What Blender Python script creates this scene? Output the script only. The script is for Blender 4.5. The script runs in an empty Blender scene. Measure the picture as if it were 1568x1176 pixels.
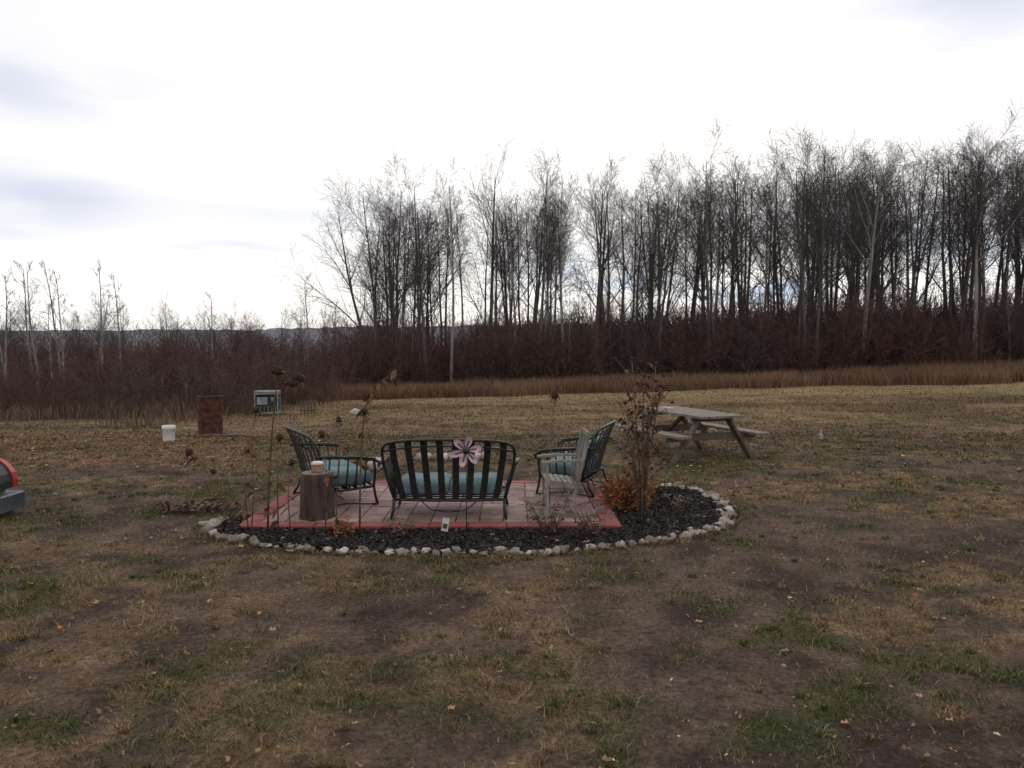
import bpy, math, random
import numpy as np
from mathutils import Vector, Matrix, noise as mnoise
R=math.radians
random.seed(7); rs=np.random.RandomState(11)
scene=bpy.context.scene
col=scene.collection

# ------------------------------------------------------------ noise / terrain
def hsh(i,j,s):
    v=np.sin(i*127.1+j*311.7+s*74.7)*43758.5453
    return v-np.floor(v)
def vn(x,y,s=0):
    x=np.asarray(x,float);y=np.asarray(y,float)
    i=np.floor(x);j=np.floor(y);u=x-i;v=y-j
    u=u*u*(3-2*u);v=v*v*(3-2*v)
    return (hsh(i,j,s)*(1-u)+hsh(i+1,j,s)*u)*(1-v)+(hsh(i,j+1,s)*(1-u)+hsh(i+1,j+1,s)*u)*v
def fbm(x,y,s=0,o=4):
    t=0;a=.5;n=0
    for k in range(o):
        c,sn=math.cos(k*.7),math.sin(k*.7)
        t=t+a*vn((x*c-y*sn)*2**k,(x*sn+y*c)*2**k,s+k*3.3);n+=a;a*=.55
    return t/n
def sm(t):
    t=np.clip(t,0,1);return t*t*(3-2*t)
def H(x,y):
    x=np.asarray(x,float);y=np.asarray(y,float)
    t=sm((y-10)/38.)
    z=t*np.clip(-0.75+0.036*x,-1.7,1.3)
    z=z-sm((y-50)/80.)*3.2*sm((12-x)/40.)
    z=z+(fbm(x*.9,y*.9,5,3)-.5)*.03*sm(abs(y-9)/1.5-1.6+abs(x)/8)
    return z
def h(x,y): return float(H(x,y))
def mixc(a,b,f): 
    f=np.asarray(f)[...,None];return np.asarray(a)*(1-f)+np.asarray(b)*f
SOIL=np.array([.054,.037,.031]);SOIL2=np.array([.102,.072,.056])
STRAW=np.array([.245,.165,.090]);GREEN=np.array([.060,.074,.028]);OLIVE=np.array([.160,.112,.056])
def cover(x,y):
    g=sm((fbm(x*1.1,y*1.1,1)-.46)/.16)*sm((fbm(x*4,y*4,9,3)-.36)/.26)*(.45+.8*fbm(x*.3,y*.3,14,2))
    s=sm((fbm(x*.8+9,y*1.1,2)-.46)/.13)*sm((fbm(x*4.4,y*4.4,12,3)-.38)/.24)
    s=s*(.6+.5*sm((y-6)/8.)+.45*sm((x-.5)/5.)-.2*sm((-x-1)/4.))
    far=sm((y-13)/12.)
    g=np.clip(g*(1-.5*far)+.05*far,0,1); s=np.clip(s+.3*far,0,1)
    return g,s
def gcol(x,y):
    g,s=cover(x,y)
    c=mixc(SOIL,SOIL2,sm((fbm(x*2.3,y*2.3,21)-.32)/.3))
    far=sm((y-12)/14.)
    c=mixc(c,OLIVE,far*.75)
    c=mixc(c,STRAW,np.clip(s*.75,0,1))
    c=mixc(c,GREEN,np.clip(g*.5,0,1))
    c=c*(1-.4*far*(sm((fbm(x*.25,y*.5,77)-.35)/.3)))[...,None]
    c=mixc(c,np.array([.30,.22,.125]),sm((y-27)/6.)*sm((40-y)/5.)*.65*(x>-10))
    red=sm((-x-3.5)/3.)*sm((y-11.5)/2.)*sm((19-y)/3.)
    c=mixc(c,np.array([.19,.095,.052]),red*.8*fbm(x*2,y*2,31))
    dk=sm((-x-8)/4.)*sm((y-20)/4.)
    c=mixc(c,np.array([.06,.038,.03]),dk*.85)
    c=mixc(c,np.array([.07,.044,.034]),sm((y-40)/5.))
    return c

# ------------------------------------------------------------ materials
def mk(name,rough=.8,metal=0,spec=.3):
    m=bpy.data.materials.new(name);m.use_nodes=True
    nt=m.node_tree;b=nt.nodes['Principled BSDF']
    b.inputs['Roughness'].default_value=rough;b.inputs['Metallic'].default_value=metal
    b.inputs['Specular IOR Level'].default_value=spec
    return m,nt,b
def nmat(name,c1,c2,scale=8,rough=.8,metal=0,bump=.3,stretch=(1,1,1),spec=.3,detail=6,dist=.02):
    m,nt,b=mk(name,rough,metal,spec)
    tc=nt.nodes.new('ShaderNodeTexCoord');mp=nt.nodes.new('ShaderNodeMapping')
    mp.inputs['Scale'].default_value=stretch
    n=nt.nodes.new('ShaderNodeTexNoise');n.inputs['Scale'].default_value=scale;n.inputs['Detail'].default_value=detail
    r=nt.nodes.new('ShaderNodeValToRGB')
    r.color_ramp.elements[0].position=.33;r.color_ramp.elements[1].position=.68
    r.color_ramp.elements[0].color=(*c1,1);r.color_ramp.elements[1].color=(*c2,1)
    nt.links.new(tc.outputs['Object'],mp.inputs[0]);nt.links.new(mp.outputs[0],n.inputs['Vector'])
    nt.links.new(n.outputs['Fac'],r.inputs[0]);nt.links.new(r.outputs[0],b.inputs['Base Color'])
    if bump:
        bp=nt.nodes.new('ShaderNodeBump');bp.inputs['Strength'].default_value=bump;bp.inputs['Distance'].default_value=dist
        nt.links.new(n.outputs['Fac'],bp.inputs['Height']);nt.links.new(bp.outputs[0],b.inputs['Normal'])
    return m
def amat(name,rough=.85,trans=0.0):
    m,nt,b=mk(name,rough,0,.15)
    a=nt.nodes.new('ShaderNodeAttribute');a.attribute_name='Col'
    nt.links.new(a.outputs['Color'],b.inputs['Base Color'])
    return m

# ------------------------------------------------------------ mesh builder
class MB:
    def __init__(s): s.v=[];s.f=[];s.m=[];s.sm=[]
    def add(s,vs,fs,mi=0,smooth=False):
        o=len(s.v);s.v.extend(vs)
        for f in fs: s.f.append(tuple(i+o for i in f));s.m.append(mi);s.sm.append(smooth)
    def tube(s,pts,rad,n=6,mi=0,cap=True):
        pts=[Vector(p) for p in pts];k=len(pts)
        if not hasattr(rad,'__len__'): rad=[rad]*k
        vs=[];fs=[];ref=None
        for i in range(k):
            t=(pts[min(i+1,k-1)]-pts[max(i-1,0)])
            if t.length<1e-9:t=Vector((0,0,1))
            t.normalize()
            if ref is None: ref=Vector((1,0,0)) if abs(t.x)<.8 else Vector((0,1,0))
            a=ref-t*ref.dot(t)
            if a.length<1e-4:a=t.orthogonal()
            a.normalize();ref=a;b=t.cross(a)
            for j in range(n):
                an=2*math.pi*j/n
                vs.append(tuple(pts[i]+(a*math.cos(an)+b*math.sin(an))*rad[i]))
        for i in range(k-1):
            for j in range(n):
                j2=(j+1)%n;fs.append((i*n+j,i*n+j2,(i+1)*n+j2,(i+1)*n+j))
        if cap and n>3:
            fs.append(tuple(range(n-1,-1,-1)));fs.append(tuple((k-1)*n+j for j in range(n)))
        s.add(vs,fs,mi,True)
    def beam(s,p0,p1,w,hh,up=(0,0,1),mi=0):
        p0=Vector(p0);p1=Vector(p1);t=(p1-p0).normalized();up=Vector(up)
        a=t.cross(up)
        if a.length<1e-4:a=t.orthogonal()
        a.normalize();b=a.cross(t)
        vs=[]
        for p in (p0,p1):
            for (i,j) in ((-1,-1),(1,-1),(1,1),(-1,1)): vs.append(tuple(p+a*i*w/2+b*j*hh/2))
        s.add(vs,[(3,2,1,0),(4,5,6,7),(0,1,5,4),(1,2,6,5),(2,3,7,6),(3,0,4,7)],mi)
    def strap(s,pts,side,w,t,mi=0):
        side=Vector(side).normalized();pts=[Vector(p) for p in pts];k=len(pts);vs=[];fs=[]
        for i in range(k):
            d=(pts[min(i+1,k-1)]-pts[max(i-1,0)]).normalized();nn=side.cross(d).normalized()
            for (a,b) in ((-1,-1),(1,-1),(1,1),(-1,1)): vs.append(tuple(pts[i]+side*a*w/2+nn*b*t/2))
        for i in range(k-1):
            for j in range(4):
                j2=(j+1)%4;fs.append((i*4+j,i*4+j2,i*4+4+j2,i*4+4+j))
        fs+= [(3,2,1,0),tuple(4*(k-1)+j for j in range(4))]
        s.add(vs,fs,mi)
    def box(s,c,d,mi=0,rz=0,jit=0):
        cx,cy,cz=c;x,y,z=d[0]/2,d[1]/2,d[2]/2;co,si=math.cos(rz),math.sin(rz);vs=[]
        b=min(x,y,z)*.18
        for (lx,ly,lz) in [(-x,-y,-z),(x,-y,-z),(x,y,-z),(-x,y,-z),(-x,-y,z-b),(x,-y,z-b),(x,y,z-b),(-x,y,z-b),(-x+b,-y+b,z),(x-b,-y+b,z),(x-b,y-b,z),(-x+b,y-b,z)]:
            vs.append((cx+lx*co-ly*si,cy+lx*si+ly*co,cz+lz))
        fs=[(3,2,1,0),(8,9,10,11)]
        for o in (0,4):
            for j in range(4): fs.append((o+j,o+(j+1)%4,o+4+(j+1)%4,o+4+j))
        s.add(vs,fs,mi)
    def rock(s,c,sx,sy,sz,mi=0,sub=2,seed=0,amp=.25,smooth=True):
        vs,fs=ICO[sub];o=[];an=random.random()*6.28;co,si=math.cos(an),math.sin(an)
        if sub==3 and amp<.06: co,si=1,0
        off=Vector((seed*3.7,seed*1.3,seed*.7))
        for v in vs:
            k=1+amp*mnoise.noise(v*1.6+off)*1.6
            x,y,z=v.x*sx*k,v.y*sy*k,v.z*sz*k
            o.append((c[0]+x*co-y*si,c[1]+x*si+y*co,c[2]+z))
        s.add(o,fs,mi,smooth)
    def lathe(s,prof,c=(0,0,0),n=20,mi=0,wob=0):
        vs=[];fs=[];k=len(prof)
        for (r,z) in prof:
            for j in range(n):
                a=2*math.pi*j/n;rr=r*(1+wob*math.sin(3*a+z)+wob*.6*math.sin(7*a))
                vs.append((c[0]+rr*math.cos(a),c[1]+rr*math.sin(a),c[2]+z))
        for i in range(k-1):
            for j in range(n):
                j2=(j+1)%n;fs.append((i*n+j,i*n+j2,(i+1)*n+j2,(i+1)*n+j))
        s.add(vs,fs,mi,True)
    def obj(s,name,mats,loc=(0,0,0),rz=0,parent=None):
        me=bpy.data.meshes.new(name);me.from_pydata(s.v,[],s.f)
        for m in mats: me.materials.append(m)
        me.polygons.foreach_set('material_index',s.m);me.polygons.foreach_set('use_smooth',s.sm)
        me.update()
        o=bpy.data.objects.new(name,me);o.location=loc;o.rotation_euler=(0,0,rz);col.objects.link(o)
        if parent:o.parent=parent
        return o
import bmesh
ICO={}
for sub in (1,2,3):
    bm=bmesh.new();bmesh.ops.create_icosphere(bm,subdivisions=sub,radius=1)
    bm.verts.ensure_lookup_table();ICO[sub]=([v.co.copy() for v in bm.verts],[tuple(v.index for v in f.verts) for f in bm.faces]);bm.free()

def npmesh(name,V,F,C,mat,smooth=False):
    me=bpy.data.meshes.new(name);k=F.shape[1]
    me.vertices.add(len(V));me.vertices.foreach_set('co',V.astype(np.float32).ravel())
    me.loops.add(F.size);me.loops.foreach_set('vertex_index',F.astype(np.int32).ravel())
    me.polygons.add(len(F));me.polygons.foreach_set('loop_start',np.arange(0,F.size,k,dtype=np.int32))
    me.polygons.foreach_set('loop_total',np.full(len(F),k,dtype=np.int32))
    if smooth: me.polygons.foreach_set('use_smooth',np.ones(len(F),dtype=bool))
    me.update(calc_edges=True)
    a=me.attributes.new('Col','FLOAT_COLOR','POINT')
    a.data.foreach_set('color',np.hstack([C,np.ones((len(C),1))]).astype(np.float32).ravel())
    me.materials.append(mat)
    o=bpy.data.objects.new(name,me);col.objects.link(o);return o

def blades(name,x,y,hh,w,lean,C,mat,z0=None):
    n=len(x);z=H(x,y)-.005 if z0 is None else z0
    a=rs.rand(n)*6.283;b=rs.rand(n)*6.283
    dx,dy=np.cos(a)*w/2,np.sin(a)*w/2
    lx,ly=np.cos(b)*lean*hh,np.sin(b)*lean*hh
    V=np.zeros((n,5,3))
    V[:,0]=np.stack([x-dx,y-dy,z],1);V[:,1]=np.stack([x+dx,y+dy,z],1)
    V[:,2]=np.stack([x-dx*.8+lx*.35,y-dy*.8+ly*.35,z+hh*.55],1);V[:,3]=np.stack([x+dx*.8+lx*.35,y+dy*.8+ly*.35,z+hh*.55],1)
    V[:,4]=np.stack([x+lx,y+ly,z+hh*np.sqrt(np.clip(1-(lean*.6)**2,.1,1))],1)
    i=np.arange(n)[:,None]*5
    F=np.concatenate([i+np.array([[0,1,3]]),i+np.array([[0,3,2]]),i+np.array([[2,3,4]])],0)
    return npmesh(name,V.reshape(-1,3),F,np.repeat(C,5,0),mat)

# ------------------------------------------------------------ ground
cx=np.arange(-9,9.01,.075);k=np.geomspace(.12,900,75)
xs=np.concatenate([-9-k[::-1],cx,9+k])
cy=np.arange(2,13,.065);k2=np.geomspace(.09,1500,150)
ys=np.concatenate([-np.geomspace(.5,60,14)[::-1]+2,cy,13+k2-.05])
X,Y=np.meshgrid(xs,ys);Z=H(X,Y)
Z=Z+(fbm(X*6,Y*6,40,3)-.5)*.018*(Y<16)*(1-((X>-3.3)&(X<2.7)&(Y>7)&(Y<11)))
nx,ny=len(xs),len(ys)
V=np.stack([X.ravel(),Y.ravel(),Z.ravel()],1)
I=(np.arange(ny-1)[:,None]*nx+np.arange(nx-1)[None]).ravel()
F=np.stack([I,I+1,I+nx+1,I+nx],1)
mg,nt,b=mk('field_ground',.95,0,.1)
a=nt.nodes.new('ShaderNodeAttribute');a.attribute_name='Col'
tc=nt.nodes.new('ShaderNodeTexCoord')
n1=nt.nodes.new('ShaderNodeTexNoise');n1.inputs['Scale'].default_value=24;n1.inputs['Detail'].default_value=9;n1.inputs['Roughness'].default_value=.8
n2=nt.nodes.new('ShaderNodeTexNoise');n2.inputs['Scale'].default_value=2.6;n2.inputs['Detail'].default_value=7;n2.inputs['Roughness'].default_value=.72
for n in (n1,n2): nt.links.new(tc.outputs['Object'],n.inputs['Vector'])
r1=nt.nodes.new('ShaderNodeMapRange');r1.inputs['From Min'].default_value=.32;r1.inputs['From Max'].default_value=.68;r1.inputs['To Min'].default_value=.2;r1.inputs['To Max'].default_value=1.8
r2=nt.nodes.new('ShaderNodeMapRange');r2.inputs['From Min'].default_value=.3;r2.inputs['From Max'].default_value=.7;r2.inputs['To Min'].default_value=.5;r2.inputs['To Max'].default_value=1.4
nt.links.new(n1.outputs['Fac'],r1.inputs[0]);nt.links.new(n2.outputs['Fac'],r2.inputs[0])
mm=nt.nodes.new('ShaderNodeMath');mm.operation='MULTIPLY';nt.links.new(r1.outputs[0],mm.inputs[0]);nt.links.new(r2.outputs[0],mm.inputs[1])
vm=nt.nodes.new('ShaderNodeVectorMath');vm.operation='SCALE'
nt.links.new(a.outputs['Color'],vm.inputs[0]);nt.links.new(mm.outputs[0],vm.inputs['Scale']);nt.links.new(vm.outputs[0],b.inputs['Base Color'])
bp=nt.nodes.new('ShaderNodeBump');bp.inputs['Strength'].default_value=.9;bp.inputs['Distance'].default_value=.035
nt.links.new(n1.outputs['Fac'],bp.inputs['Height']);nt.links.new(bp.outputs[0],b.inputs['Normal'])
npmesh('ground',V,F,gcol(V[:,0],V[:,1]),mg,True)

BED=[(-3.02,8.62),(-3.16,8.3),(-3.05,8.0),(-2.8,7.74),(-2.45,7.52),(-2.02,7.36),(-1.55,7.25),(-1.09,7.2),(-.6,7.18),(-.26,7.19),(.1,7.2),(.45,7.25),(.8,7.35),(1.09,7.5),(1.42,7.66),(1.7,7.83),(1.95,8.0),(2.16,8.22),(2.34,8.6),(2.44,9.0),(2.48,9.35),(2.46,9.8),(2.36,10.15),(2.15,10.4),(1.8,10.5),(1.4,10.5)]
BEDA=np.array(BED+[(1.4,10.9),(-2.95,10.9)])
def inpoly(x,y,P):
    r=np.zeros(len(x),bool);n=len(P)
    for i in range(n):
        x0,y0=P[i];x1,y1=P[(i+1)%n]
        c=((y0>y)!=(y1>y))&(x<(x1-x0)*(y-y0)/((y1-y0) if y1!=y0 else 1e-9)+x0)
        r^=c
    return r
gm=amat('grass_blades')
def scat(n,y0,y1,pw=1.0,margin=1.5,k=.72):
    u=rs.rand(n);y=(y0**pw+(y1**pw-y0**pw)*u)**(1/pw)
    x=(rs.rand(n)*2-1)*(k*y+margin);return x,y
# short turf
x,y=scat(430000,2.3,17,1.1)
g,s=cover(x,y);d=.13+1.0*np.clip(g+s*.9,0,1)
kk=(rs.rand(len(x))<d)&~inpoly(x,y,BEDA);x=x[kk];y=y[kk];g=g[kk];s=s[kk];n=len(x)
pg=(g+.08)/(g+s+.3);ty=rs.rand(n)
C=np.where((ty<pg)[:,None],mixc([.045,.062,.022],[.11,.128,.05],rs.rand(n)),mixc([.125,.083,.048],[.33,.24,.14],rs.rand(n)))
C=C*(.5+.55*rs.rand(n))[:,None]
hh=(.014+.036*rs.rand(n)**1.5)*(.7+.7*fbm(x*2,y*2,50,2));w=.0030+.00045*y
blades('short_grass',x,y,hh,w,.5+.9*rs.rand(n),C,gm)
# tufts
nt_=5600;tx,ty_=scat(nt_,2.3,17,1.2);g,s=cover(tx,ty_)
kk=(rs.rand(nt_)<.13+.85*g+.85*s)&~inpoly(tx,ty_,BEDA);tx=tx[kk];ty_=ty_[kk];g=g[kk];s=s[kk]
bx=[];by=[]
for i in range(len(BED)-1):
    for _ in range(5):
        t=random.random();bx.append(BED[i][0]*(1-t)+BED[i+1][0]*t);by.append(BED[i][1]*(1-t)+BED[i+1][1]*t)
bx=np.array(bx);by=np.array(by);dc=np.stack([bx+.3,by-9.],1);dc/=np.linalg.norm(dc,axis=1)[:,None]
tx=np.concatenate([tx,bx+dc[:,0]*.09]);ty_=np.concatenate([ty_,by+dc[:,1]*.09]);g=np.concatenate([g,np.full(len(bx),.2)]);s=np.concatenate([s,np.full(len(bx),.5)])
m=38;x=np.repeat(tx,m);y=np.repeat(ty_,m);n=len(x)
rad=np.repeat(.02+.09*rs.rand(len(tx))**1.5,m)*np.sqrt(rs.rand(n));an=rs.rand(n)*6.28
x=x+np.cos(an)*rad*1.4;y=y+np.sin(an)*rad
isg=np.repeat(rs.rand(len(tx))<(g+.12)/(g+s+.3),m)^(rs.rand(n)<.18)
tone=np.repeat(.6+.5*rs.rand(len(tx)),m)
C=np.where(isg[:,None],mixc([.04,.064,.018],[.12,.145,.048],rs.rand(n)),mixc([.16,.10,.055],[.39,.28,.155],rs.rand(n)))*(.55+.5*rs.rand(n))[:,None]*tone[:,None]
kk=~inpoly(x,y,BEDA);x=x[kk];y=y[kk];C=C[kk];n=len(x)
blades('grass_tufts',x,y,.02+.045*rs.rand(n),.003+.0004*y,.5+.9*rs.rand(n),C,gm)
# field grass
x,y=scat(140000,14,38,1.3,3,.75);n=len(x)
kk=rs.rand(n)<.25+.75*sm((fbm(x*.9,y*1.2,90)-.35)/.3);x=x[kk];y=y[kk];g,s=cover(x,y);n=len(x)
C=gcol(x,y)*(.6+.65*rs.rand(n))[:,None];gg=rs.rand(n)<.22*g+.05;C[gg]=C[gg]*.4+np.array([.08,.095,.03])*.5
blades('field_grass',x,y,.025+.05*rs.rand(n),.01+.0006*y,.6+.8*rs.rand(n),C,gm)
# tall dry meadow band
n=110000;x=-13+rs.rand(n)*62;y=36+rs.rand(n)**1.3*11+2*(fbm(x*.2,x*0,61)-.5)*3
C=mixc([.11,.062,.042],[.235,.155,.10],rs.rand(n))*(.45+.85*fbm(x*.4,y*.6,62))[:,None]
blades('tall_dry_grass',x,y,(.25+.5*rs.rand(n))*(.4+1.15*fbm(x*.5,y*.5,63)),.018+.012*rs.rand(n),.5*rs.rand(n)+.05,C,gm)
n=80000;x=-34+rs.rand(n)*28;y=18.5+rs.rand(n)*22+4*(fbm(x*.3,x*0,64)-.5)
kk=rs.rand(n)<sm((fbm(x*.5,y*.5,66)-.38)/.2)*sm((-x-7.6+(y-20)*.08)/2.2);x=x[kk];y=y[kk];n=len(x)
C=mixc([.08,.050,.037],[.21,.15,.11],rs.rand(n))*(.45+.75*fbm(x*.4,y*.6,65))[:,None]
blades('dry_weeds',x,y,(.2+.5*rs.rand(n))*(.3+1.2*fbm(x*.7,y*.7,67)),.014+.01*rs.rand(n),.7*rs.rand(n)+.05,C,gm)

# fallen leaves
def leaves(name,x,y,size,C,z0=0):
    n=len(x);z=H(x,y)+z0+.012+.015*rs.rand(n);a=rs.rand(n)*6.28;tl=(rs.rand(n)-.5)*1.6
    ca,sa=np.cos(a),np.sin(a);V=np.zeros((n,8,3));wd=.45+.7*rs.rand(n)
    shp=[(-1,0,.0),(-.5,.45,.25),(-.1,.2,.1),(.45,.6,.4),(1,0,.1),(.4,-.5,.5),(-.05,-.25,.1),(-.5,-.5,.3)]
    for i,(u,v,q) in enumerate(shp):
        v=v*wd*(.7+.6*rs.rand(n));u=u*(.7+.5*rs.rand(n))
        V[:,i,0]=x+(u*ca-v*sa)*size;V[:,i,1]=y+(u*sa+v*ca)*size;V[:,i,2]=z+(q*.9+v*tl*.8+rs.rand(n)*.3)*size
    i=np.arange(n)[:,None]*8
    F=np.concatenate([i+np.array([[t]]).reshape(1,3) for t in [(0,1,7),(1,2,6),(1,6,7),(2,3,5),(2,5,6),(3,4,5)]],0)
    return npmesh(name,V.reshape(-1,3),F,np.repeat(C,8,0),gm)
n=7500;x,y=scat(n,2.5,19,1.4)
x2=-11+rs.rand(4200)*7.8;y2=12+rs.rand(4200)*5.8
x=np.concatenate([x,x2]);y=np.concatenate([y,y2]);kk=rs.rand(len(x))<.2+.8*fbm(x*.8,y*.8,70);x=x[kk];y=y[kk]
kk=~inpoly(x,y,BEDA);x=x[kk];y=y[kk];n=len(x)
C=mixc([.09,.05,.03],[.32,.20,.11],rs.rand(n)**1.3);q=rs.rand(n)
C[q<.03]=[.44,.42,.38];C[q>.98]=[.38,.14,.03]
leaves('fallen_leaves',x,y,.008+.022*rs.rand(n)**1.5+.006*(y>10),C)
x=-3+rs.rand(260)*5.4;y=7.3+rs.rand(260)*3;kk=inpoly(x,y,BEDA);x=x[kk];y=y[kk];n=len(x)
leaves('leaves_on_patio',x,y,.012+.018*rs.rand(n),mixc([.08,.045,.03],[.28,.18,.11],rs.rand(n)),.05)

# ------------------------------------------------------------ patio, mulch, stones
m_mulch=nmat('black_mulch',(.008,.007,.008),(.03,.026,.026),90,.9,0,.8,dist=.012)
me=bpy.data.meshes.new('mulch_bed');P=[(a,b,.034) for a,b in BED]+[(1.0,10.2,.034),(1.0,8.8,.034),(-2.6,8.8,.034)]
me.from_pydata(P,[],[tuple(range(len(P)))]);me.materials.append(m_mulch);o=bpy.data.objects.new('mulch_bed',me);col.objects.link(o)
PY0=8.05
n=34000;x=-3.2+rs.rand(n)*5.75;y=7.1+rs.rand(n)*3.5
kk=inpoly(x,y,np.array(BED))&~((x>-2.82)&(x<1.14)&(y>PY0-.02));x=x[kk];y=y[kk];n=len(x)
a=rs.rand(n)*6.28;L=.008+.016*rs.rand(n);W=.003+.005*rs.rand(n);z=.036+.018*rs.rand(n);t=(rs.rand(n)-.5)*.02
V=np.zeros((n,4,3))
for i,(u,v) in enumerate([(-1,-1),(1,-1),(1,1),(-1,1)]):
    V[:,i,0]=x+u*L*np.cos(a)-v*W*np.sin(a);V[:,i,1]=y+u*L*np.sin(a)+v*W*np.cos(a);V[:,i,2]=z+u*t+v*.004
npmesh('mulch_chips',V.reshape(-1,3),(np.arange(n)[:,None]*4+np.arange(4)),np.repeat(mixc([.010,.009,.009],[.055,.045,.04],rs.rand(n)**3),4,0),gm)
pm=[nmat('paver_%d'%i,c,tuple(min(1,v*1.6) for v in c),5,.85,0,.25,dist=.006) for i,c in enumerate([(.15,.098,.093),(.19,.125,.117),(.13,.080,.078),(.15,.042,.042),(.11,.034,.035)])]
pa=MB();x0,x1,y0,y1=-2.81,1.12,PY0,10.70
def paver(ax,ay,bx,by,ms):
    gp=.006;pa.box(((ax+bx)/2,(ay+by)/2,.025+random.uniform(-.004,.004)),(bx-ax-2*gp,by-ay-2*gp,.075),random.choice(ms),random.uniform(-.006,.006))
bw=.2;nxx=10
for i in range(nxx):
    ax=x0+(x1-x0)*i/nxx;bx=x0+(x1-x0)*(i+1)/nxx
    paver(ax,y0,bx,y0+bw,[3,4,3]);paver(ax,y1-bw,bx,y1,[3,4])
ny_=6
for i in range(ny_):
    ay=y0+bw+(y1-y0-2*bw)*i/ny_;by=y0+bw+(y1-y0-2*bw)*(i+1)/ny_
    paver(x0,ay,x0+bw,by,[3,4]);paver(x1-bw,ay,x1,by,[3,4])
ix0,ix1=x0+bw,x1-bw;nc=14;rw=.37
for i in range(nc):
    ax=ix0+(ix1-ix0)*i/nc;bx=ix0+(ix1-ix0)*(i+1)/nc;yy=y0+bw;first=True
    while yy<y1-bw-.01:
        st=rw*(.5 if (first and i%2) else 1);first=False;e=min(yy+st,y1-bw)
        if y1-bw-e<.08:e=y1-bw
        paver(ax,yy,bx,e,[0,1,2,0,1]);yy=e
pa.obj('brick_patio',pm)
sb=MB();sb.box(((x0+x1)/2,(y0+y1)/2,.02),(x1-x0-.02,y1-y0-.02,.06));sb.obj('patio_sand_base',[nmat('joint_sand',(.03,.025,.022),(.05,.042,.038),30)])
sm_=[nmat('limestone_%d'%i,c,tuple(min(.8,v*1.5) for v in c),25,.85,0,.5,dist=.01) for i,c in enumerate([(.19,.165,.145),(.25,.22,.195),(.12,.098,.085),(.31,.285,.26)])]
st=MB();pts=BED
for i in range(len(pts)-1):
    p=Vector(pts[i]);q=Vector(pts[i+1]);L=(q-p).length;t=0
    while t<L:
        big=1.4 if (p.x>1.6 or p.x<-2.6) else 1.05
        r=random.choice([random.uniform(.016,.03),random.uniform(.03,.048)])*big;c=p.lerp(q,t/L)
        off=random.uniform(-.025,.025)
        st.rock((c.x+off,c.y+random.uniform(-.05,.05),.012+r*.3),r*random.uniform(.9,1.6),r*random.uniform(.8,1.1),r*random.uniform(.6,.9),random.choice([0,0,1,2,3,2]),2,random.random()*50,.6)
        t+=r*random.uniform(1.3,3.0)
    if p.x>1.6:
        for kq in range(4):
            r=random.uniform(.02,.04);c=p.lerp(q,random.random());st.rock((c.x+random.uniform(-.1,.1),c.y+random.uniform(-.07,.07),.02+r*.5),r,r*1.2,r*.8,random.choice([0,1,2]),2,random.random()*50,.5)
st.obj('stone_border',sm_)
for (x,y,r,k) in [(-2.05,12.1,.13,1),(-4.6,23.5,.14,1)]:
    q=MB();q.rock((0,0,r*.5),r*1.3,r,r*.75,0,3,x);q.obj('field_stone',[sm_[k]],(x,y,h(x,y)))
q=MB()
for i in range(9): q.rock((-.5+i*.13+random.uniform(-.03,.03),random.uniform(-.08,.08),.06),.09,.07,.07,i%4,2,i*2.2)
q.obj('rock_row',sm_,(-1.0,12.9,h(-1,12.9)))

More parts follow.
